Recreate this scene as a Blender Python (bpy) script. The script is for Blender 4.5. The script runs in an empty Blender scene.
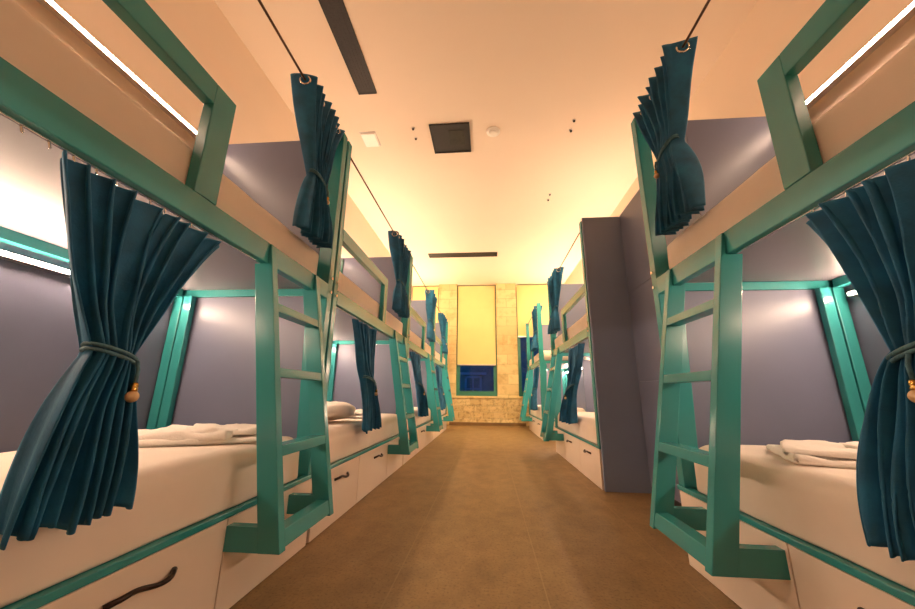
import bpy, bmesh, math, random
from mathutils import Vector, Matrix, noise
S = bpy.context.scene
COL = S.collection
random.seed(7)

# ------------------------------------------------------------------ materials
MATS = {}
def new_mat(name):
    m = bpy.data.materials.new(name); m.use_nodes = True
    nt = m.node_tree; b = nt.nodes['Principled BSDF']
    MATS[name] = m
    return m, nt, b
def noise_tex(nt, scale, detail=4, rough=.55, vec=None):
    n = nt.nodes.new('ShaderNodeTexNoise'); n.inputs['Scale'].default_value = scale
    n.inputs['Detail'].default_value = detail; n.inputs['Roughness'].default_value = rough
    if vec is None:
        tc = nt.nodes.new('ShaderNodeTexCoord'); vec = tc.outputs['Object']
    nt.links.new(vec, n.inputs['Vector'])
    return n
def ramp(nt, fac, stops):
    r = nt.nodes.new('ShaderNodeValToRGB'); els = r.color_ramp.elements
    while len(els) < len(stops): els.new(.5)
    for e, (p, c) in zip(els, stops): e.position = p; e.color = (*c, 1)
    nt.links.new(fac, r.inputs[0]); return r
def bump(nt, b, height, strength, dist=.01):
    n = nt.nodes.new('ShaderNodeBump'); n.inputs['Strength'].default_value = strength
    n.inputs['Distance'].default_value = dist
    nt.links.new(height, n.inputs['Height']); nt.links.new(n.outputs[0], b.inputs['Normal']); return n
def simple(name, col, rough=.5, metal=0, var=.06, scale=6, bmp=0, bscale=60, sheen=0, coat=0):
    m, nt, b = new_mat(name)
    n = noise_tex(nt, scale)
    c0 = tuple(max(0, c*(1-var)) for c in col); c1 = tuple(min(1, c*(1+var)) for c in col)
    r = ramp(nt, n.outputs['Fac'], [(.3, c0), (.7, c1)])
    nt.links.new(r.outputs[0], b.inputs['Base Color'])
    b.inputs['Roughness'].default_value = rough; b.inputs['Metallic'].default_value = metal
    if bmp:
        n2 = noise_tex(nt, bscale, 3); bump(nt, b, n2.outputs['Fac'], bmp, .004)
    if sheen:
        b.inputs['Sheen Weight'].default_value = sheen; b.inputs['Sheen Roughness'].default_value = .35
        b.inputs['Sheen Tint'].default_value = (.2, .7, 1, 1)
    if coat: b.inputs['Coat Weight'].default_value = coat; b.inputs['Coat Roughness'].default_value = .12
    return m
def emit(name, col, strength):
    m = bpy.data.materials.new(name); m.use_nodes = True; nt = m.node_tree; nt.nodes.clear()
    o = nt.nodes.new('ShaderNodeOutputMaterial'); e = nt.nodes.new('ShaderNodeEmission')
    e.inputs[0].default_value = (*col, 1); e.inputs[1].default_value = strength
    nt.links.new(e.outputs[0], o.inputs[0]); MATS[name] = m; return m

LED_S, FILL_S = 120.0, 66.0
simple('teal_paint', (.034, .27, .275), .22, 0, .05, 3, .04, 40, coat=.06)
simple('velvet', (.005, .105, .22), .72, 0, .35, 9, .25, 140, sheen=.3)
simple('rope', (.06, .16, .21), .7, 0, .3, 60, .5, 200)
simple('grey_panel', (.15, .167, .245), .38, 0, .05, 2.5, .03, 50)
simple('dark_grey_panel', (.25, .30, .43), .42, 0, .05, 2.5, .03, 50)
simple('deck_grey', (.17, .16, .185), .38, 0, .05, 2.5)
simple('white_laminate', (.81, .685, .56), .35, 0, .025, 3)
simple('sheet', (.84, .72, .60), .85, 0, .03, 5, .35, 11)
simple('towel', (.86, .77, .67), .95, 0, .03, 8, .5, 120)
simple('bronze', (.035, .02, .016), .35, .7, .2, 20)
simple('chrome', (.75, .72, .68), .15, 1, .02, 5)
simple('rod_brown', (.10, .045, .022), .4, .5, .1, 8)
simple('gold', (.70, .40, .10), .25, 1, .08, 20)
simple('wood_ball', (.62, .40, .20), .35, 0, .2, 30, coat=.4)
simple('black_vent', (.009, .0075, .007), .6, 0, .5, 40)
simple('vent_glass', (.05, .05, .045), .15, 0, .2, 10)
simple('white_plastic', (.88, .84, .76), .45, 0, .02, 5)
simple('ceiling_paint', (.82, .695, .555), .9, 0, .015, 1.2)
simple('wall_paint', (.82, .68, .54), .9, 0, .02, 1.5, .05, 80)
simple('alu', (.62, .58, .55), .3, .9, .03, 5)
simple('brown_skirting', (.20, .10, .035), .5, 0, .2, 5)
simple('dark_gap', (.16, .085, .06), .6, 0, .2, 8)
simple('blind_cloth', (.90, .68, .30), .85, 0, .03, 2, .08, 200)
simple('window_green', (.03, .17, .13), .4, 0, .06, 4)
simple('night_wall', (.05, .13, .20), .8, 0, .3, 2)
simple('night_trim', (.12, .22, .40), .7, 0, .1, 3)
for _n, _k in (('led_low_near', 1.6), ('led_up_near', .62), ('led_low_mid', 2.1), ('led_up_mid', 1.0), ('led_low_far', 2.5), ('led_up_far', 1.3)): emit(_n, (1, .68, .48), LED_S*_k)
emit('cove', (1, .80, .60), FILL_S*.7)  # emission for the added fill strips hidden on the wall ledges
emit('fill_cove_dim', (1, .56, .32), FILL_S*.04)
emit('fill_cove_far', (1, .76, .46), FILL_S*3.0)
emit('lamp_dot', (1, .9, .75), 6)
emit('night_glow', (.06, .15, .36), 1.0)

def floor_mat():
    m, nt, b = new_mat('cork_floor')
    tc = nt.nodes.new('ShaderNodeTexCoord'); sep = nt.nodes.new('ShaderNodeSeparateXYZ')
    nt.links.new(tc.outputs['Object'], sep.inputs[0])
    mp = nt.nodes.new('ShaderNodeMapping'); mp.inputs['Scale'].default_value = (1.3, .9, 1)
    nt.links.new(tc.outputs['Object'], mp.inputs[0])
    n1 = noise_tex(nt, 5, 9, .72, mp.outputs[0]); n2 = noise_tex(nt, 75, 3, .6)
    r1 = ramp(nt, n1.outputs['Fac'], [(.26, (.175, .105, .040)), (.5, (.26, .162, .064)), (.76, (.35, .225, .095))])
    r2 = ramp(nt, n2.outputs['Fac'], [(.30, (.45, .42, .4)), (.45, (.92, .92, .92)), (.70, (1.0, 1.0, 1.0))])
    mx = nt.nodes.new('ShaderNodeMix'); mx.data_type = 'RGBA'; mx.blend_type = 'MULTIPLY'; mx.inputs[0].default_value = .8
    nt.links.new(r1.outputs[0], mx.inputs[6]); nt.links.new(r2.outputs[0], mx.inputs[7])
    def line(sock, off, period):
        a = nt.nodes.new('ShaderNodeMath'); a.operation = 'ADD'; a.inputs[1].default_value = off
        nt.links.new(sock, a.inputs[0])
        w = nt.nodes.new('ShaderNodeMath'); w.operation = 'PINGPONG'; w.inputs[1].default_value = period/2
        nt.links.new(a.outputs[0], w.inputs[0])
        l = nt.nodes.new('ShaderNodeMath'); l.operation = 'LESS_THAN'; l.inputs[1].default_value = .0032
        nt.links.new(w.outputs[0], l.inputs[0]); return l
    lx = line(sep.outputs['X'], -.232+6.5, .65); ly = line(sep.outputs['Y'], 1.3, 1.3)
    mxl = nt.nodes.new('ShaderNodeMath'); mxl.operation = 'MAXIMUM'
    nt.links.new(lx.outputs[0], mxl.inputs[0])
    hf = nt.nodes.new('ShaderNodeMath'); hf.operation = 'MULTIPLY'; hf.inputs[1].default_value = .5
    nt.links.new(ly.outputs[0], hf.inputs[0]); nt.links.new(hf.outputs[0], mxl.inputs[1])
    fc = nt.nodes.new('ShaderNodeMath'); fc.operation = 'MULTIPLY'; fc.inputs[1].default_value = .5
    nt.links.new(mxl.outputs[0], fc.inputs[0])
    m2 = nt.nodes.new('ShaderNodeMix'); m2.data_type = 'RGBA'
    nt.links.new(fc.outputs[0], m2.inputs[0]); nt.links.new(mx.outputs[2], m2.inputs[6])
    m2.inputs[7].default_value = (.34, .225, .105, 1)
    nt.links.new(m2.outputs[2], b.inputs['Base Color'])
    b.inputs['Roughness'].default_value = .5
    bump(nt, b, n2.outputs['Fac'], .08, .003)
floor_mat()
def stone_mat(name, bw, bh, c1, c2, mortar, bstr, rough_scale, dk):
    m, nt, b = new_mat(name)
    tc = nt.nodes.new('ShaderNodeTexCoord'); mp = nt.nodes.new('ShaderNodeMapping')
    mp.inputs['Rotation'].default_value = (math.radians(90), 0, 0)
    nt.links.new(tc.outputs['Object'], mp.inputs[0])
    nz = noise_tex(nt, 6, 3, .5, mp.outputs[0])
    add = nt.nodes.new('ShaderNodeMix'); add.data_type = 'RGBA'; add.blend_type = 'LINEAR_LIGHT'; add.inputs[0].default_value = .02
    nt.links.new(mp.outputs[0], add.inputs[6]); nt.links.new(nz.outputs['Color'], add.inputs[7])
    br = nt.nodes.new('ShaderNodeTexBrick')
    br.inputs['Scale'].default_value = 1; br.inputs['Brick Width'].default_value = bw; br.inputs['Row Height'].default_value = bh
    br.inputs['Mortar Size'].default_value = .010; br.inputs['Mortar Smooth'].default_value = .4
    br.inputs['Color1'].default_value = (*c1, 1); br.inputs['Color2'].default_value = (*c2, 1); br.inputs['Mortar'].default_value = (*mortar, 1)
    nt.links.new(add.outputs[2], br.inputs['Vector'])
    n2 = noise_tex(nt, rough_scale, 6, .65)
    r2 = ramp(nt, n2.outputs['Fac'], [(.34, (.45, .36, .25)), (.52, (1, 1, 1))])
    mx = nt.nodes.new('ShaderNodeMix'); mx.data_type = 'RGBA'; mx.blend_type = 'MULTIPLY'; mx.inputs[0].default_value = dk
    nt.links.new(br.outputs['Color'], mx.inputs[6]); nt.links.new(r2.outputs[0], mx.inputs[7])
    nt.links.new(mx.outputs[2], b.inputs['Base Color']); b.inputs['Roughness'].default_value = .9
    ad = nt.nodes.new('ShaderNodeMath'); ad.operation = 'SUBTRACT'
    nt.links.new(n2.outputs['Fac'], ad.inputs[0]); nt.links.new(br.outputs['Fac'], ad.inputs[1])
    bump(nt, b, ad.outputs[0], bstr, .03)
stone_mat('block_stone', .55, .27, (.80, .64, .33), (.68, .51, .25), (.58, .45, .23), .4, 4, .42)
stone_mat('rubble_stone', .33, .17, (.84, .64, .33), (.62, .43, .20), (.78, .60, .32), 1, 11, .8)
def glass_mat():
    m = bpy.data.materials.new('pane_glass'); m.use_nodes = True; nt = m.node_tree; nt.nodes.clear()
    o = nt.nodes.new('ShaderNodeOutputMaterial'); t = nt.nodes.new('ShaderNodeBsdfTransparent'); g = nt.nodes.new('ShaderNodeBsdfGlossy')
    t.inputs[0].default_value = (.75, .85, .95, 1); g.inputs['Roughness'].default_value = .03
    fr = nt.nodes.new('ShaderNodeFresnel'); fr.inputs[0].default_value = 1.45
    mx = nt.nodes.new('ShaderNodeMixShader'); nt.links.new(fr.outputs[0], mx.inputs[0])
    nt.links.new(t.outputs[0], mx.inputs[1]); nt.links.new(g.outputs[0], mx.inputs[2]); nt.links.new(mx.outputs[0], o.inputs[0])
    MATS['pane_glass'] = m
glass_mat()

# ------------------------------------------------------------------ mesh helpers
def bm_box(bm, x0, x1, y0, y1, z0, z1, bev=0):
    x0, x1 = min(x0, x1), max(x0, x1); y0, y1 = min(y0, y1), max(y0, y1)
    vs = [bm.verts.new((x, y, z)) for x in (x0, x1) for y in (y0, y1) for z in (z0, z1)]
    fs = [(0, 1, 3, 2), (4, 6, 7, 5), (0, 4, 5, 1), (2, 3, 7, 6), (0, 2, 6, 4), (1, 5, 7, 3)]
    faces = [bm.faces.new([vs[i] for i in f]) for f in fs]
    if bev:
        es = list({e for f in faces for e in f.edges})
        bmesh.ops.bevel(bm, geom=es, offset=bev, segments=2, profile=.5, affect='EDGES')
def bm_prism_y(bm, pts, y0, y1, bev=0):
    """polygon of (x, z) extruded along y"""
    a = [bm.verts.new((x, y0, z)) for x, z in pts]; b = [bm.verts.new((x, y1, z)) for x, z in pts]
    n = len(pts); faces = [bm.faces.new(a), bm.faces.new(b[::-1])]
    for i in range(n): faces.append(bm.faces.new((a[i], b[i], b[(i+1) % n], a[(i+1) % n])))
    bmesh.ops.recalc_face_normals(bm, faces=faces)
    if bev:
        es = list({e for f in faces for e in f.edges})
        bmesh.ops.bevel(bm, geom=es, offset=bev, segments=2, profile=.5, affect='EDGES')
def bm_tube(bm, pts, r, n=8, closed=False):
    pts = [Vector(p) for p in pts]; rings = []
    N = len(pts)
    for i, p in enumerate(pts):
        if closed: d = pts[(i+1) % N]-pts[i-1]
        else: d = pts[min(i+1, N-1)]-pts[max(i-1, 0)]
        d.normalize(); a = Vector((0, 0, 1)) if abs(d.z) < .9 else Vector((1, 0, 0))
        u = d.cross(a).normalized(); v = d.cross(u)
        rr = r[i] if isinstance(r, (list, tuple)) else r
        rings.append([bm.verts.new(p+(u*math.cos(t)+v*math.sin(t))*rr) for t in [2*math.pi*k/n for k in range(n)]])
    for i in range(N if closed else N-1):
        A, B = rings[i], rings[(i+1) % N]
        for k in range(n): bm.faces.new((A[k], A[(k+1) % n], B[(k+1) % n], B[k]))
    if not closed:
        bm.faces.new(rings[0][::-1]); bm.faces.new(rings[-1])
def bm_lathe(bm, prof, c, n=20):
    """prof list of (r, z) around a vertical axis at c"""
    rings = []
    for r, z in prof:
        rings.append([bm.verts.new((c[0]+r*math.cos(2*math.pi*k/n), c[1]+r*math.sin(2*math.pi*k/n), c[2]+z)) for k in range(n)])
    for A, B in zip(rings, rings[1:]):
        for k in range(n): bm.faces.new((A[k], A[(k+1) % n], B[(k+1) % n], B[k]))
    bm.faces.new(rings[0][::-1]); bm.faces.new(rings[-1])
def obj(name, bm, mat, parent=None, smooth=False, loc=None):
    bmesh.ops.recalc_face_normals(bm, faces=bm.faces[:])
    me = bpy.data.meshes.new(name); bm.to_mesh(me); bm.free()
    me.materials.append(MATS[mat])
    if smooth: me.polygons.foreach_set('use_smooth', [True]*len(me.polygons))
    o = bpy.data.objects.new(name, me); COL.objects.link(o)
    if loc is not None: o.location = loc
    if parent is not None: o.parent = parent
    return o
def tag(o, label, cat, group=None, kind=None):
    o['label'] = label; o['category'] = cat
    if group: o['group'] = group
    if kind: o['kind'] = kind
    return o
def empty(name, loc, label, cat, group=None):
    o = bpy.data.objects.new(name, None); o.empty_display_size = .1; COL.objects.link(o); o.location = loc
    return tag(o, label, cat, group)
def structure(name, bm, mat, label=None, cat=None, parent=None):
    o = obj(name, bm, mat, parent); o['kind'] = 'structure'
    if label: o['label'] = label; o['category'] = cat
    return o

# ------------------------------------------------------------------ room shell
FARY, NEARY, CZ, WX = 9.9, -1.6, 3.97, 2.25
LXS = {-1: 2.0, 1: 1.95}            # face of the lower wall ledge behind the beds
LZ = 2.58            # top of that ledge
bm = bmesh.new(); bm_box(bm, -2.6, 2.6, NEARY-.2, FARY+.5, -.12, 0)
structure('floor', bm, 'cork_floor', 'brown speckled floor of large tiles down the aisle', 'floor')
bm = bmesh.new(); bm_box(bm, -2.6, 2.6, NEARY-.2, FARY+.5, CZ, CZ+.12)
structure('ceiling', bm, 'ceiling_paint', 'plain cream ceiling over the dormitory', 'ceiling')
for side, nm in ((-1, 'left'), (1, 'right')):
    bm = bmesh.new()
    bm_prism_y(bm, [(side*x, z) for x, z in [(2.5, 0), (LXS[side]+.025, 0), (LXS[side]+.025, LZ), (WX, LZ), (WX, CZ), (2.5, CZ)]], NEARY, FARY+.4)
    structure('wall_'+nm, bm, 'wall_paint', f'cream painted long wall behind the {nm} hand bunks', 'wall')
bm = bmesh.new(); bm_box(bm, -2.5, 2.5, NEARY-.2, NEARY, 0, CZ)
structure('wall_back', bm, 'wall_paint', 'plain cream wall behind the photographer', 'wall')

# far stone wall: rubble below the sill, block pillars between the window openings
bm = bmesh.new(); bm_box(bm, -2.25, 2.25, FARY, FARY+.4, 0, .70)
wf = structure('wall_far', bm, 'rubble_stone', 'yellow rubble stone wall at the far end below the windows', 'wall')
bm = bmesh.new(); bm_box(bm, -1.42, -.885, FARY, FARY+.4, .76, CZ); structure('pillar', bm, 'block_stone', parent=wf)
bm = bmesh.new(); bm_box(bm, .262, .838, FARY, FARY+.4, .76, CZ); structure('pillar', bm, 'block_stone', parent=wf)
bm = bmesh.new(); bm_box(bm, -2.25, 2.25, FARY-.03, FARY+.4, .70, .76, .006); structure('sill', bm, 'block_stone', parent=wf)
bm = bmesh.new(); bm_box(bm, -1.05, 1.0, FARY-.02, FARY, 0, .075, .004)
structure('baseboard_far', bm, 'brown_skirting', 'low brown skirting under the stone wall', 'baseboard')

def window(n, x0, x1, blind_z, label, blabel):
    z0, z1 = .76, CZ
    bm = bmesh.new()
    fw = .10
    zt = blind_z+.12
    bm_box(bm, x0, x0+fw, FARY+.14, FARY+.24, z0, z1); bm_box(bm, x1-fw, x1, FARY+.14, FARY+.24, z0, z1)
    bm_box(bm, x0+fw, x1-fw, FARY+.14, FARY+.24, z0, z0+.13); bm_box(bm, x0+fw, x1-fw, FARY+.14, FARY+.24, z1-.1, z1)
    fr = structure(f'window_{n}', bm, 'window_green', label, 'window')
    bm = bmesh.new(); bm_box(bm, x0+fw, x1-fw, FARY+.185, FARY+.195, z0+.13, z1-.1)
    structure('glass_pane', bm, 'pane_glass', parent=fr)
    b = empty('roller_blind', ((x0+x1)/2, FARY+.08, blind_z), blabel, 'blind', 'yellow roller blinds')
    cx = (x0+x1)/2; hw = (x1-x0)/2
    bm = bmesh.new()
    seg = [(z1-.035-blind_z)*k/24 for k in range(25)]
    for k in range(24): bm_box(bm, -hw+.03, hw-.03, -.003, .003, seg[k], seg[k+1]-.0001)
    bmesh.ops.remove_doubles(bm, verts=bm.verts, dist=.001)
    obj('blind_fabric', bm, 'blind_cloth', b)
    bm = bmesh.new(); bm_box(bm, -hw+.03, hw-.03, -.012, .012, -.03, .004, .005); obj('bottom_bar', bm, 'alu', b)
    bm = bmesh.new(); bm_box(bm, -hw+.03, hw-.03, -.008, -.003, 1.62, 1.63); obj('seam', bm, 'blind_cloth', b)
    bm = bmesh.new(); bm_tube(bm, [(-hw+.02, .03, z1-blind_z-.05), (hw-.02, .03, z1-blind_z-.05)], .028, 12); obj('roller', bm, 'alu', b, True)
window(1, -2.25, -1.42, 1.62, 'far left window mostly hidden behind the left bunks', 'yellow roller blind left of the centre window, mostly hidden by bunks')
window(2, -.885, .262, 1.62, 'tall centre window with green frame at the end of the aisle', 'yellow roller blind lowered over the centre window at the aisle end')
window(3, .838, 2.25, 2.42, 'far right window behind the last right hand bunk', 'yellow roller blind right of the centre window, drawn up higher')
# the building over the street, seen dark blue through the glass
bm = bmesh.new(); bm_box(bm, -5, 5, 14.0, 14.3, -1, 6)
o = structure('facade', bm, 'night_wall', 'dark blue night facade seen through the window', 'building')
bm = bmesh.new()
for (a, b_, c, d) in [(-.9, -.82, .2, 1.5), (-.32, -.24, .2, 1.5), (-.9, -.24, 1.42, 1.5), (-.9, -.24, .98, 1.04), (-.60, -.55, .2, 1.42), (-1.1, -.05, 1.55, 1.64)]:
    bm_box(bm, a, b_, 13.93, 14.0, c, d)
structure('facade_window', bm, 'night_trim', parent=o)

# ------------------------------------------------------------------ bunk beds
BZ0, BZ1 = 1.365, 1.46        # front beam
def bunk(side, front, y0, L, label, far_u=(.10, .32), near_panel=False, G=1.185, to_floor=False, la=1.512, reach=.214):
    root = empty('bunk_bed', (side*front, y0, 0), label, 'bunk bed', 'teal bunk beds')
    LX = LXS[side]; D = LX-front          # depth to the wall ledge
    def box(bm, u0, u1, a, b, z0, z1, bev=0): bm_box(bm, side*u0, side*u1, a, b, z0, z1, bev)
    def part(name, mat, boxes, bev=.003, parent=root):
        bm = bmesh.new()
        for q in boxes: box(bm, *q, bev)
        return obj(name, bm, mat, parent)
    # white drawer base
    part('drawer_base', 'white_laminate', [(.017, D-.02, .012, L-.012, 0, .337)], .002)
    for (a, b, hc) in ((.012, .72, .385), (.726, 1.515, 1.19)):
        d = part('drawer', 'white_laminate', [(0, .016, a, b, .004, .335)], .002)
        bm = bmesh.new()
        pts = []
        for k in range(17):
            t = k/16; yy = hc-.105+.21*t
            uu = -.004-.020*min(1, math.sin(math.pi*t)*2.2); zz = .262+.010*math.sin(2*math.pi*t)
            pts.append((side*uu, yy, zz))
        rr = [.0072+.0015*abs(2*k/16-1)**2 for k in range(17)]
        bm_tube(bm, pts, rr, 8); obj('handle', bm, 'bronze', d, True)
    part('front_panel', 'white_laminate', [(0, .016, 1.521, L-.012, .004, .335)], .002)
    part('side_strip', 'dark_gap', [(.006, .03, L-.0115, L-.001, 0, .33)], 0)
    # bed frame rail on top of the base
    part('bed_rail', 'teal_paint', [(-.004, .03, .0, L, .338, .360), (.03, D-.03, 0, .03, .338, .360), (.03, D-.03, L-.03, L, .338, .360)], .003)
    # front posts: straight above the beam, tapering below
    for (a, b) in ((.006, .066), (L-.066, L-.006)):
        bm = bmesh.new()
        if to_floor and a < 1: bm_box(bm, side*.002, side*.10, -.05, .005, 0, .362, .003)
        bm_prism_y(bm, [(side*u, z) for u, z in [(.002, .36), (.085, .36), (.135, BZ0), (.09, BZ1+.02), (.078, 2.58), (.002, 2.58)]], a, b, .004)
        p = obj('post', bm, 'teal_paint', root)
        for z in (1.415, 1.385+.12):
            bm = bmesh.new()
            yy = (a+b)/2
            bm_tube(bm, [(side*-.009, yy, z), (side*.004, yy, z)], .009, 10); obj('bolt', bm, 'chrome', p)
    # beam, back rail, end bars
    part('beam', 'teal_paint', [(0, .042, .066, L-.066, BZ0, BZ1)], .004)
    part('back_rail', 'teal_paint', [(D-.05, D-.005, .07, L-.07, 1.388, 1.438)], .004)
    for (a, b) in ((.008, .05), (L-.05, L-.008)):
        part('cross_bar', 'teal_paint', [(.10, D-.01, a, b, 1.39, 1.438)], .003)
    # back corner posts: pairs of flat bars
    for (a, b) in ((.05, .085), (L-.088, L-.052)):
        for (u0, u1) in ((D-.135, D-.078), (D-.070, D-.013)):
            part('back_post', 'teal_paint', [(u0, u1, a, b, .36, 1.388)], .004)
    for (u0, u1) in ((D-.105, D-.080), (D-.055, D-.03)):
        part('corner_bracket', 'window_green', [(u0, u1, L-.075, L-.05, 2.33, 2.52)], .003)
    # upper deck and gap board
    part('bunk_deck', 'deck_grey', [(.043, D-.006, .051, L-.051, 1.4385, 1.462)], .001)
    # end panels
    part('end_panel', 'grey_panel', [(far_u[0], D, L-.046, L-.008, .362, 1.388), (far_u[1], D, L-.046, L-.008, 1.462, 2.55)], .002)
    if near_panel:
        part('side_panel', 'dark_grey_panel', [(.012, .6, -.028, -.004, 0, 2.6)], .002)
    part('back_panel', 'grey_panel', [(D-.003, D+.012, .0, L, .33, 1.462)], .001)
    # guard rail at the head half of the upper bunk
    bm = bmesh.new()
    box(bm, 0, .042, .066, G-.1, 1.818, 1.905, .003); box(bm, 0, .042, G-.1, G, BZ1, 1.905, .003)
    obj('guard_rail', bm, 'teal_paint', root)
    # ladder
    lb, tw = la+.425, .042
    lean = lambda z: -.006-reach*(BZ1-z)/(BZ1-.235)
    bm = bmesh.new()
    for a in (la, lb):
        pts = [(lean(BZ1-.005)-.002, BZ1-.004), (lean(.225), .225), (lean(.225)+.085, .225), (lean(BZ0)+.082, BZ0-.002), (lean(BZ0)+.018, BZ0-.002), (lean(BZ1)+.012, BZ1-.004)]
        bm_prism_y(bm, [(side*u, z) for u, z in pts], a, a+tw, .003)
    lad = obj('ladder', bm, 'teal_paint', root)
    for z in (1.168, .882, .572):
        bm = bmesh.new()
        bm_prism_y(bm, [(side*u, zz) for u, zz in [(lean(z)+.004, z+.02), (lean(z-.04)+.004, z-.02), (lean(z-.04)+.072, z-.02), (lean(z)+.072, z+.02)]], la+tw, lb, .003)
        obj('rung', bm, 'teal_paint', lad)
    bm = bmesh.new()
    bm_prism_y(bm, [(side*u, zz) for u, zz in [(lean(.30)+.002, .295), (lean(.235)+.002, .235), (lean(.235)+.06, .235), (lean(.30)+.06, .295)]], la+tw, lb, .003)
    obj('rung', bm, 'teal_paint', lad)
    for a in (la, lb):
        bm = bmesh.new(); box(bm, lean(.225)+.03, -.001, a+.0012, a+tw-.0012, .2262, .311); obj('ladder_bracket', bm, 'teal_paint', lad)
    # curtain rod between the posts, curtain track under the beam
    bm = bmesh.new(); bm_tube(bm, [(side*.03, .066, 2.52), (side*.03, L-.066, 2.52)], .0065, 10); obj('curtain_rod', bm, 'rod_brown', root, True)
    bm = bmesh.new(); box(bm, .017, .027, .09, la-.02, BZ0-.009, BZ0-.001, .002)
    for k in range(12):
        yy = .62+.05*k
        bm_tube(bm, [(side*.022, yy, BZ0-.009), (side*.022, yy+.004, BZ0-.022)], .003, 6)
    obj('curtain_track', bm, 'chrome', root)
    return root

def led(side, y0, L, front, z, label, mat):
    LX = LXS[side]; x = side*(LX-.012)
    r = empty('led_strip_light', (x, y0, z), label, 'light', 'led strip lights on the bunk walls')
    a, b = .15, L-.13
    bm = bmesh.new()
    bm_prism_y(bm, [(side*u, zz) for u, zz in [(.008, -.013), (-.031, -.013), (-.034, -.011), (-.034, .011), (-.031, .013), (.008, .013)]], a, b)
    obj('housing', bm, 'alu', r)
    bm = bmesh.new()
    bm_prism_y(bm, [(side*u, zz) for u, zz in [(-.0345, -.0085)]+[(-.0355-.0085*math.cos(math.pi*k/8-math.pi/2), -.0085*math.cos(math.pi*k/8)) for k in range(9)]+[(-.0345, .0085)]], a+.01, b-.01)
    obj('diffuser', bm, mat, r)

def noisy(p, f, a, seed=0):
    return noise.noise(Vector((p[0]*f+seed, p[1]*f+seed*.7, p[2]*f-seed)))*a
def rounded_slab(bm, side, u0, u1, y0, y1, z0, z1, r=.05, ny=60, wr=.006, seed=0, rs=7, freq=5, side_pull=0):
    """soft rounded slab; cross-section in (u, z) swept along y with rounded ends"""
    sec = []
    def corner(cu, cz, a0):
        for k in range(rs+1):
            t = a0+math.pi/2*k/rs; sec.append((cu, cz, math.cos(t), math.sin(t)))
    nsid = 10
    ring = []
    def rect(rad):
        rb = rad*.5 if rad < .06 else .014
        out = []
        pts = [(u1-rad, z1-rad, 0), (u0+rad, z1-rad, 90), (u0+rb, z0+rb, 180), (u1-rb, z0+rb, 270)]
        for i, (cu, cz, a) in enumerate(pts):
            rq = rad if i < 2 else rb; rz = rq
            for k in range(rs+1):
                t = math.radians(a+90*k/rs); out.append((cu+rq*math.cos(t), cz+rz*math.sin(t)))
            if i == 0:
                for k in range(1, 16): out.append((u1-rad+(u0+2*rad-u1)*k/16, z1))
            if i == 1:
                for k in range(1, 5): out.append((u0, z1-rad+(z0+rb-z1+rad)*k/5))
        return out
    base = rect(r)
    cu, cz = (u0+u1)/2, (z0+z1)/2
    rings = []
    for j in range(ny+1):
        y = y0+(y1-y0)*j/ny
        e = min(y-y0, y1-y)
        k = 0
        if e < r: k = r-math.sqrt(max(0, r*r-(r-e)**2))
        R = []
        for (u, z) in base:
            uu = u+(k if u < cu else -k)*min(1, abs(u-cu)/(abs(u0-cu)))
            zz = z-(k if z > cz else 0)
            p = (uu, y, zz)
            d = noisy(p, freq, wr, seed)+noisy(p, freq*2.7, wr*.45, seed+3)
            if z >= cz: zz += d*(.55 if wr > .012 and z0 == 0 else 1)
            uu += noisy(p, freq*1.3, wr*.9, seed+9)*(1 if u < cu else .3)
            R.append(bm.verts.new((side*uu, y, zz)))
        rings.append(R)
    n = len(base)
    for A, B in zip(rings, rings[1:]):
        for k in range(n): bm.faces.new((A[k], A[(k+1) % n], B[(k+1) % n], B[k]))
    bm.faces.new(rings[0][::-1]); bm.faces.new(rings[-1])

def mattress(side, front, y0, L, upper, label, seed):
    D = LXS[side]-front
    bm = bmesh.new()
    if upper: rounded_slab(bm, side, .046, D-.02, .07, L-.10, 0, .185, .035, 50, .005, seed)
    else: rounded_slab(bm, side, .016, D-.14, .09, L-.10, 0, .214, .075, 90, .013, seed, freq=3.6)
    o = obj('mattress', bm, 'sheet', None, True, (side*front, y0, BZ1+.0025 if upper else .3605))
    return tag(o, label, 'mattress', 'white sheeted mattresses')

def towel(side, front, y0, u, y, zr, label, seed, rot):
    bm = bmesh.new()
    rounded_slab(bm, 1, -.27, .27, -.20, .20, 0, .024, .011, 40, .012, seed, 4, 8)
    for (a, b, c, d, e, f, r_, w_) in ((-.25, .17, -.19, .15, .016, .044, .013, .018), (-.06, .25, -.15, .18, .030, .054, .011, .020)):
        b2 = bmesh.new(); rounded_slab(b2, 1, a, b, c, d, e, f, r_, 36, w_, seed+5*a, 4, 9)
        bmesh.ops.rotate(b2, verts=b2.verts, cent=(0, 0, 0), matrix=Matrix.Rotation(a*.9, 3, 'Z'))
        m2 = bpy.data.meshes.new('t'); b2.to_mesh(m2); b2.free(); bm.from_mesh(m2); bpy.data.meshes.remove(m2)
    o = obj('folded_towel', bm, 'towel', None, True, (side*(front+u), y0+y, zr))
    o.rotation_euler = (0, 0, rot)
    return tag(o, label, 'towel', 'folded white linen on the beds')

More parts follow.
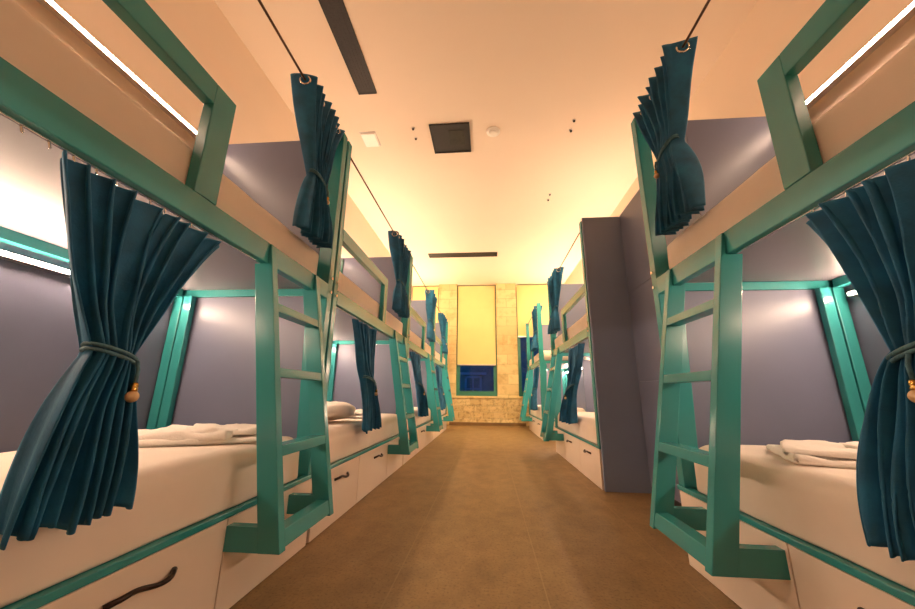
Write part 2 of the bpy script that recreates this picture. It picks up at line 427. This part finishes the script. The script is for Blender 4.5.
def pillow(side, front, y0, u, y, zr, label, rot=0, sx=.30, sy=.22, h=.085, tilt=0):
    bm = bmesh.new()
    N, M = 36, 18
    rings = []
    for i in range(1, M):
        v = -math.pi/2+math.pi*i/M
        R = []
        for k in range(N):
            t = 2*math.pi*k/N
            c, s = math.cos(t), math.sin(t)
            e = .55
            sq = lambda q, ex: math.copysign(abs(q)**ex, q)
            cv = abs(math.cos(v))**.6
            x = sx*sq(c, e)*cv; yv = sy*sq(s, e)*cv; z = h*sq(math.sin(v), .9)*(1-.25*(abs(c*s)*2)**2)
            d = noisy((x, yv, z), 9, .012, zr)
            R.append(bm.verts.new((x, yv, z+h+d)))
        rings.append(R)
    for A, B in zip(rings, rings[1:]):
        for k in range(N): bm.faces.new((A[k], A[(k+1) % N], B[(k+1) % N], B[k]))
    bm.faces.new(rings[0][::-1]); bm.faces.new(rings[-1])
    o = obj('pillow', bm, 'sheet', None, True, (side*(front+u), y0+y, zr))
    o.rotation_euler = (0, tilt, rot)
    return tag(o, label, 'pillow', 'white pillows')

# ------------------------------------------------------------------ curtains
def lerp(a, b, t): return a+(b-a)*t
def curtain(side, front, y0, label, top, tie, bot, zt, zk, zb, nf, amp, uoff, seed, upper, nu=150, nv=44, group=None, knob=True, kf=.55):
    """top / tie / bot: (y_near, y_far) of the cloth at those heights"""
    root_loc = (side*front, y0+(tie[0]+tie[1])/2, zb)
    oy = (tie[0]+tie[1])/2
    root = empty('curtain', root_loc, label, 'curtain', group)
    rnd = random.Random(seed)
    ph = [rnd.uniform(-.5, .5) for _ in range(8)]
    def pos(s, v):
        # v 0..1 down the cloth, tie at vk
        z = lerp(zt, zb, v); vk = (zt-zk)/(zt-zb)
        if v < vk:
            q = v/vk; e = q**1.15
            a, b = lerp(top[0], tie[0], e), lerp(top[1], tie[1], q**(.92))
            A = lerp(amp[0], amp[1], q); uo = lerp(uoff[0], uoff[1], q)
        else:
            q = (v-vk)/(1-vk); e = math.sin(q*math.pi/2)**.8
            a, b = lerp(tie[0], bot[0], e), lerp(tie[1], bot[1], e)
            A = lerp(amp[1], amp[2], e); uo = lerp(uoff[1], uoff[2], e)
        near = math.exp(-((v-vk)/.10)**2)
        sw = s+.026*math.sin(2*math.pi*(2*s+ph[0]))+.015*math.sin(2*math.pi*(3.3*s+ph[1]+v*.5))
        w = 2*math.pi*nf*(s if upper else sw)+(math.pi*.5 if upper else ph[2]*3)
        fine = noise.noise(Vector((s*7+seed, v*2.2, seed*.3)))
        u = A*math.sin(w)*(1+.75*fine)+A*.28*math.sin(2*w+ph[3]*6+v*3)
        if not upper: u += .012*noise.noise(Vector((s*14, v*3+seed, 1.3)))*(1-near)
        # at the tie the cloth bunches into a round bundle
        u += near*.022*math.sin(math.pi*s)*(-1)
        y = lerp(a, b, s)+(b-a)/nf*.16*math.sin(2*w+ph[4])
        if v > vk: z += .020*noise.noise(Vector((s*5+seed, 3.1, 0)))*((v-vk)/(1-vk))**3*1.5+.008*math.sin(w)*((v-vk)/(1-vk))**4
        if not upper and v < .12: z -= .010*(1-v/.12)*(.5+.5*math.sin(w*1.0+1))
        return Vector((side*(u+uo), y-oy, z-zb))
    bm = bmesh.new()
    vs = [[bm.verts.new(pos(i/nu, j/nv)) for i in range(nu+1)] for j in range(nv+1)]
    for j in range(nv):
        for i in range(nu): bm.faces.new((vs[j][i], vs[j][i+1], vs[j+1][i+1], vs[j+1][i]))
    cl = obj('cloth', bm, 'velvet', root, True)
    md = cl.modifiers.new('thickness', 'SOLIDIFY'); md.thickness = .003; md.offset = 0
    # rope tie-back
    hy = (tie[1]-tie[0])/2+.010; hu = amp[1]*1.25+.015; uo = uoff[1]-.008
    zt_ = zk-zb
    bm = bmesh.new()
    for dz in (-.006, .006):
        pts = [(side*(uo+hu*math.cos(t)), hy*math.sin(t), zt_+dz-.030*(hy/.08)*math.sin(t)*.8) for t in [2*math.pi*k/28 for k in range(28)]]
        bm_tube(bm, pts, .0048, 6, True)
    fx, fy = side*(uo-hu-.006), hy*kf
    pts = [(side*(uo-hu-.002), fy*1.0, zt_-.012), (fx, fy+.003, zt_-.035), (fx, fy+.002, zt_-.072)]
    bm_tube(bm, pts, .0045, 6)
    tb = obj('tie_back', bm, 'rope', root, True)
    if knob:
        c = (fx, fy+.002, zt_-.072)
        bm = bmesh.new(); bm_lathe(bm, [(.003, .008), (.007, .005), (.0085, -.003), (.0065, -.007), (.009, -.010), (.0075, -.015)], c, 16)
        obj('knob_cap', bm, 'gold', tb, True)
        bm = bmesh.new(); R = .0145
        bm_lathe(bm, [(max(.002, R*math.sin(math.pi*k/12)), -.013-R+R*math.cos(math.pi*k/12)) for k in range(13)], c, 18)
        obj('knob', bm, 'wood_ball', tb, True)
    if upper:
        # eyelets where the cloth crosses the rod
        zr = 2.52-zb
        last = -1
        for i in range(1, nu):
            a = pos((i-1)/nu, .04); b = pos(i/nu, .04)
            ua, ub = side*a.x-.03, side*b.x-.03
            if ua*ub <= 0 and i-last > 4:
                last = i
                p = (a+b)/2; d = (pos(min(1, (i+2)/nu), .04)-pos(max(0, (i-3)/nu), .04)); d.z = 0; d.normalize()
                c = Vector((side*.03, p.y, zr))
                bm = bmesh.new()
                w = Vector((0, 0, 1))
                bm_tube(bm, [c+(d*math.cos(t)+w*math.sin(t))*.028 for t in [2*math.pi*k/20 for k in range(20)]], .006, 6, True)
                obj('eyelet', bm, 'chrome', root, True)
    return root

# ------------------------------------------------------------------ place the beds
PITCH = 2.2
beds = []   # side, front, y0, L, word
words_l = ['nearest bunk on the left', 'second bunk on the left', 'third bunk on the left', 'last bunk on the left']
for i in range(4): beds.append((-1, .985, -.11+PITCH*i, 2.19, words_l[i]))
beds.append((1, .975, -.12, 2.2, 'nearest bunk on the right'))
beds.append((1, .985, 3.44, 2.15, 'middle bunk on the right'))
beds.append((1, .985, 6.85, 2.15, 'last bunk on the right'))
bl = ['teal framed bunk bed at the front of the left row, cut by the photo edge',
      'teal framed bunk bed, second along the left row, two dark drawer pulls showing',
      'teal framed bunk bed, third along the left row',
      'teal framed bunk bed at the far end of the left row beside the stone wall',
      'teal framed bunk bed nearest on the right, ladder in front of its white base',
      'teal framed bunk bed behind the tall dark grey side panel on the right',
      'teal framed bunk bed farthest on the right, open ended beside the stone wall']
for k, (sd, fr, y0, L, w) in enumerate(beds):
    far_u = (.10, .10) if sd < 0 else (.10, .32)
    if k == 5: far_u = (.46, .12)
    if sd < 0: bunk(sd, fr, y0, L, bl[k], far_u)
    else: bunk(sd, fr, y0, L, bl[k], far_u, near_panel=(k == 5), to_floor=(k == 6), G=1.226, la=1.53, reach=.236)
    zone = 'near' if y0 < 1 else ('mid' if y0 < 4 else 'far')
    led(sd, y0, L, fr, 1.335, f'slim white led strip under the upper berth, lower wall of {w}', 'led_low_'+zone)
    led(sd, y0, L, fr, 2.50, f'slim white led strip high on the upper wall of {w}', 'led_up_'+zone)
    mattress(sd, fr, y0, L, False, f'thick white sheeted lower mattress on the {w}', 2.3*k+1)
    mattress(sd, fr, y0, L, True, f'white upper mattress behind the beam of the {w}', 2.3*k+2)

UP = dict(nf=8, amp=(.062, .019, .050), uoff=(.03, .012, -.012), zt=2.555, upper=True)
LO = dict(nf=8.5, amp=(.020, .022, .030), uoff=(.018, -.03, -.052), zt=1.345, upper=False)
gU, gL = 'tied curtains on the upper berths', 'tied curtains on the lower berths'
# left row
curtain(-1, .985, -.11, 'teal velvet curtain on the nearest lower left berth, large, tied with wooden knob', (.735, 1.28), (.872, .968), (.785, 1.03), zk=.885, zb=.515, seed=3, group=gL, nu=220, nv=64, **LO)
curtain(-1, .985, -.11, 'teal velvet curtain hung by eyelets over the nearest upper left berth', (1.625, 2.11), (1.78, 1.935), (1.70, 1.98), zk=2.0, zb=1.635, seed=4, group=gU, nu=200, nv=48, **UP)
curtain(-1, .985, 2.09, 'teal curtain tied in the lower berth of the second left bunk', (.42, .92), (.60, .78), (.61, .94), zk=.895, zb=.525, seed=5, group=gL, nf=7, amp=(.022, .024, .034), uoff=(.018, -.03, -.062), zt=1.345, upper=False)
curtain(-1, .985, 2.09, 'teal curtain with eyelets over the second upper left berth', (1.40, 2.10), (1.58, 1.80), (1.44, 1.80), zk=2.0, zb=1.66, seed=6, group=gU, **UP)
curtain(-1, .985, 4.29, 'teal curtain tied in the lower berth of the third left bunk', (.25, .85), (.50, .80), (.60, 1.12), zk=.895, zb=.50, seed=7, group=gL, nf=7, amp=(.022, .024, .034), uoff=(.018, -.03, -.062), zt=1.345, upper=False, nu=90, nv=30)
curtain(-1, .985, 4.29, 'teal curtain with eyelets over the third upper left berth', (1.45, 2.08), (1.55, 1.85), (1.48, 1.92), zk=2.0, zb=1.70, seed=8, group=gU, nu=110, nv=32, nf=8, amp=(.062, .019, .050), uoff=(.03, .012, -.012), zt=2.555, upper=True)
curtain(-1, .985, 6.49, 'teal curtain tied in the lower berth of the last left bunk', (.35, .95), (.55, .85), (.60, 1.10), zk=.895, zb=.50, seed=9, group=gL, nf=7, amp=(.022, .024, .034), uoff=(.018, -.03, -.062), zt=1.345, upper=False, nu=90, nv=30)
curtain(-1, .985, 6.49, 'teal curtain with eyelets over the last upper left berth', (1.05, 1.72), (1.2, 1.50), (1.1, 1.62), zk=2.0, zb=1.70, seed=10, group=gU, nu=110, nv=32, nf=8, amp=(.062, .019, .050), uoff=(.03, .012, -.012), zt=2.555, upper=True)
# right row
curtain(1, .975, -.12, 'teal velvet curtain at the right photo edge on the nearest lower right berth', (.70, 1.225), (.865, 1.01), (.86, 1.18), zk=.905, zb=.465, seed=13, kf=.1, group=gL, nu=220, nv=64, **LO)
curtain(1, .975, -.12, 'teal velvet curtain hung by eyelets over the nearest upper right berth', (1.585, 2.10), (1.745, 1.92), (1.66, 1.96), zk=2.07, zb=1.645, seed=14, group=gU, nu=200, nv=48, **UP)
curtain(1, .985, 3.44, 'teal curtain tied in the lower berth of the middle right bunk', (.35, .95), (.62, .92), (.68, 1.28), zk=.87, zb=.50, seed=15, group=gL, nf=7, amp=(.022, .024, .034), uoff=(.018, -.03, -.062), zt=1.345, upper=False)
curtain(1, .985, 3.44, 'teal curtain with eyelets over the middle upper right berth', (1.32, 2.0), (1.50, 1.76), (1.46, 1.86), zk=1.99, zb=1.69, seed=16, group=gU, nu=130, nv=36, **UP)
curtain(1, .985, 6.85, 'teal curtain tied in the lower berth of the last right bunk', (.25, .8), (.45, .7), (.3, .85), zk=.895, zb=.52, seed=17, group=gL, nf=7, amp=(.022, .024, .034), uoff=(.018, -.03, -.062), zt=1.345, upper=False, nu=90, nv=30)
curtain(1, .985, 6.85, 'teal curtain beside the end post over the last upper right berth', (.12, .75), (.25, .6), (.2, .8), zk=2.0, zb=1.70, seed=18, group=gU, nu=110, nv=32, nf=8, amp=(.062, .019, .050), uoff=(.03, .012, -.012), zt=2.555, upper=True)

# linen
MT = .360+.214
towel(-1, .985, -.11, .37, 1.76, MT+.006, 'rumpled white towel folded on the nearest lower left mattress', 2.2, .55)
towel(1, .975, -.12, .40, 1.58, MT+.006, 'folded white towel on the nearest lower right mattress', 4.1, -.45)
pillow(-1, .985, 2.09, .40, .74, MT+.012, 'plump white pillow at the head of the second lower left berth', .1, .30, .24, .075)
towel(-1, .985, 2.09, .42, 1.36, MT+.004, 'white folded towel behind the curtain on the second lower left berth', 7.3, .2)
pillow(1, .985, 3.44, .45, .36, MT+.012, 'white pillow behind the dark side panel on the middle lower right berth', .1, .30, .24, .095)

# ------------------------------------------------------------------ right wall unit between the bunks
wu = empty('wall_cupboard', (1.37, 2.10, 0), 'tall grey flat panelled cupboard recessed between the two right hand bunks', 'cupboard')
bm = bmesh.new(); bm_box(bm, .02, LXS[1]-1.37+.024, 0, 1.30, 0, 2.60); obj('carcass', bm, 'dark_grey_panel', wu)
for (a, b) in ((.06, .925), (.929, 1.758), (1.762, 2.60)):
    bm = bmesh.new(); bm_box(bm, 0, .0195, .002, 1.298, a, b, .0015); obj('panel', bm, 'grey_panel', wu)
bm = bmesh.new(); bm_box(bm, .012, .019, .0, 1.30, 0, .058); obj('plinth', bm, 'black_vent', wu)

# reading lamps in the middle right bunk
def reading_lamp(loc, label):
    r = empty('reading_lamp', loc, label, 'lamp', 'small white reading lamps')
    bm = bmesh.new(); bm_tube(bm, [(0, 0, 0), (0, -.012, 0)], .035, 16); obj('wall_plate', bm, 'white_plastic', r)
    bm = bmesh.new(); bm_tube(bm, [(0, -.012, 0), (0, -.05, .01), (-.03, -.09, .04), (-.09, -.12, .06)], .008, 8); obj('arm', bm, 'white_plastic', r, True)
    bm = bmesh.new(); bm_tube(bm, [(-.07, -.11, .055), (-.16, -.15, .075)], [.016, .026], 12); obj('lamp_head', bm, 'white_plastic', r, True)
reading_lamp((1.60, 5.543, 1.27), 'small white reading lamp on the end panel, middle lower right berth')
o = bmesh.new(); bm_tube(o, [(0, 0, 0), (0, -.014, 0)], .04, 18)
tag(obj('wall_socket', o, 'white_plastic', None, False, (1.60, 5.543, .98)), 'small round white wall socket below the reading lamp', 'socket')

# ------------------------------------------------------------------ ceiling fittings
def slot_vent(x0, x1, y0, y1, label, along):
    r = empty('ceiling_vent', ((x0+x1)/2, (y0+y1)/2, CZ-.014), label, 'vent', 'black slot vents')
    hx, hy = (x1-x0)/2, (y1-y0)/2
    bm = bmesh.new()
    t = .014
    bm_box(bm, -hx, hx, -hy, -hy+t, 0, .0138); bm_box(bm, -hx, hx, hy-t, hy, 0, .0138)
    bm_box(bm, -hx, -hx+t, -hy+t, hy-t, 0, .0138); bm_box(bm, hx-t, hx, -hy+t, hy-t, 0, .0138)
    obj('vent_frame', bm, 'black_vent', r)
    bm = bmesh.new()
    n = 5
    for k in range(n):
        if along == 'y':
            c = -hx+t+(2*hx-2*t)*(k+.5)/n; bm_box(bm, c-.0165, c+.0165, -hy+t, hy-t, .004, .0138)
        else:
            c = -hy+t+(2*hy-2*t)*(k+.5)/n; bm_box(bm, -hx+t, hx-t, c-.0205, c+.0205, .004, .0138)
    obj('vent_slats', bm, 'black_vent', r)
slot_vent(-1.37, -1.17, .3, 3.03, 'long black slot vent running along the ceiling near the left bunks', 'y')
slot_vent(-1.36, .25, 7.52, 7.76, 'black slot vent across the ceiling near the far windows', 'x')
r = empty('ceiling_hatch', (-.435, 3.78, CZ-.02), 'square black ceiling panel in the middle of the ceiling', 'ceiling panel')
bm = bmesh.new(); bm_box(bm, -.235, .235, -.245, .245, .004, .0195, .002); obj('hatch_panel', bm, 'black_vent', r)
bm = bmesh.new(); bm_box(bm, -.02, .17, -.15, .10, 0, .0045, .001); obj('hatch_window', bm, 'vent_glass', r)
bm = bmesh.new()
bm_box(bm, -.245, .245, -.255, -.24, -.004, .0195); bm_box(bm, -.245, .245, .24, .255, -.004, .0195)
bm_box(bm, -.245, -.23, -.24, .24, -.004, .0195); bm_box(bm, .23, .245, -.24, .24, -.004, .0195); obj('hatch_frame', bm, 'black_vent', r)
r = empty('smoke_detector', (.10, 3.70, CZ), 'round white smoke detector right of the black ceiling panel', 'smoke detector')
bm = bmesh.new(); bm_lathe(bm, [(.085, -.0005), (.085, -.012), (.07, -.02)], (0, 0, 0), 28); obj('base', bm, 'white_plastic', r)
bm = bmesh.new(); bm_lathe(bm, [(.055, -.0205), (.05, -.035), (.03, -.042)], (0, 0, 0), 28); obj('sensor_head', bm, 'white_plastic', r)
r = empty('ceiling_sensor', (-1.47, 3.72, CZ), 'square white unit on the ceiling left of the black panel', 'ceiling unit')
bm = bmesh.new(); bm_box(bm, -.095, .095, -.12, .12, -.03, -.0005, .012); obj('cover', bm, 'white_plastic', r)
bm = bmesh.new(); bm_box(bm, -.105, .105, -.13, .13, -.008, -.0004, .003); obj('back_plate', bm, 'alu', r)
for (x, ya, yb, w) in ((-.884, 3.575, 3.747, 'left of the black panel'), (1.053, 3.584, 3.746, 'on the right of the smoke detector'), (1.036, 5.17, 5.338, 'farther back on the right')):
    for y, q in ((ya, 'nearer'), (yb, 'farther')):
        r = empty('ceiling_fitting', (x, y, CZ), f'{q} of the two tiny dark ceiling fittings {w}', 'ceiling fitting', 'pairs of tiny dark ceiling fittings')
        bm = bmesh.new(); bm_lathe(bm, [(.022, -.0005), (.022, -.006), (.014, -.010)], (0, 0, 0), 14); obj('collar', bm, 'alu', r)
        bm = bmesh.new(); bm_lathe(bm, [(.013, -.0105), (.013, -.024), (.008, -.028)], (0, 0, 0), 14); obj('tip', bm, 'black_vent', r)
        if q == 'farther':
            sp = bpy.data.lights.new('added_fill_spot', 'SPOT'); sp.energy = 310; sp.color = (1, .76, .43)  # added fill spot that brightens the far wall and aisle
            sp.spot_size = math.radians(74); sp.spot_blend = .9; sp.shadow_soft_size = .05
            so = bpy.data.objects.new('added_fill_spot', sp); COL.objects.link(so); so.location = (0, 0, -.05); so.parent = r
            so.rotation_euler = (Vector((-x*.2, 9.6, .3))-Vector((x, y, CZ))).to_track_quat('-Z', 'Y').to_euler()

# ------------------------------------------------------------------ added fill lights, unseen on the ledge tops, to brighten ceiling and aisle
def cove(side, y0, y1, label, mat='cove'):
    r = empty('added_fill_light', (side*(WX-.10), y0, LZ), label, 'light', 'added warm fill lights on the wall ledges')
    L = y1-y0
    bm = bmesh.new(); bm_box(bm, -.03, .03, 0, L, .001, .02, .002); obj('housing', bm, 'alu', r)
    bm = bmesh.new(); bm_box(bm, -.024, .024, .01, L-.01, .0205, .028); obj('diffuser', bm, mat, r)
for sd, nm in ((-1, 'left'), (1, 'right')):
    cove(sd, 4.4, 8.2, f'added unseen warm fill light along the {nm} wall ledge, middle stretch')
    cove(sd, 8.3, 9.75, f'added unseen bright warm fill light along the {nm} wall ledge beside the windows', 'fill_cove_far')
    cove(sd, -.9, 4.3, f'added unseen dimmer warm fill light along the {nm} wall ledge, near stretch', 'fill_cove_dim')

# ------------------------------------------------------------------ world, camera, view
w = bpy.data.worlds.new('night'); S.world = w; w.use_nodes = True
bg = w.node_tree.nodes['Background']; bg.inputs[0].default_value = (.05, .17, .30, 1); bg.inputs[1].default_value = 1.5

Rv = Vector((0.99640098, 0.0840925, 0.01065497)); Uv = Vector((0.01060788, -0.24841753, 0.96859496)); Fv = Vector((-0.08409846, 0.96499595, 0.24841551))
cam = bpy.data.cameras.new('camera'); cam.sensor_width = 36; cam.lens = 350/915*36; cam.clip_start = .02
co = bpy.data.objects.new('camera', cam); COL.objects.link(co)
M = Matrix((Rv, Uv, -Fv)).transposed().to_4x4(); M.translation = Vector((0, 0, .8)); co.matrix_world = M
S.camera = co
vs = S.view_settings
S.display_settings.display_device = 'sRGB'
vs.view_transform = 'Standard'; vs.look = 'None'; vs.gamma = 1; vs.use_curve_mapping = False
vs.exposure = 0.24
S.cycles.max_bounces = 10; S.cycles.diffuse_bounces = 6; S.cycles.sample_clamp_indirect = 6
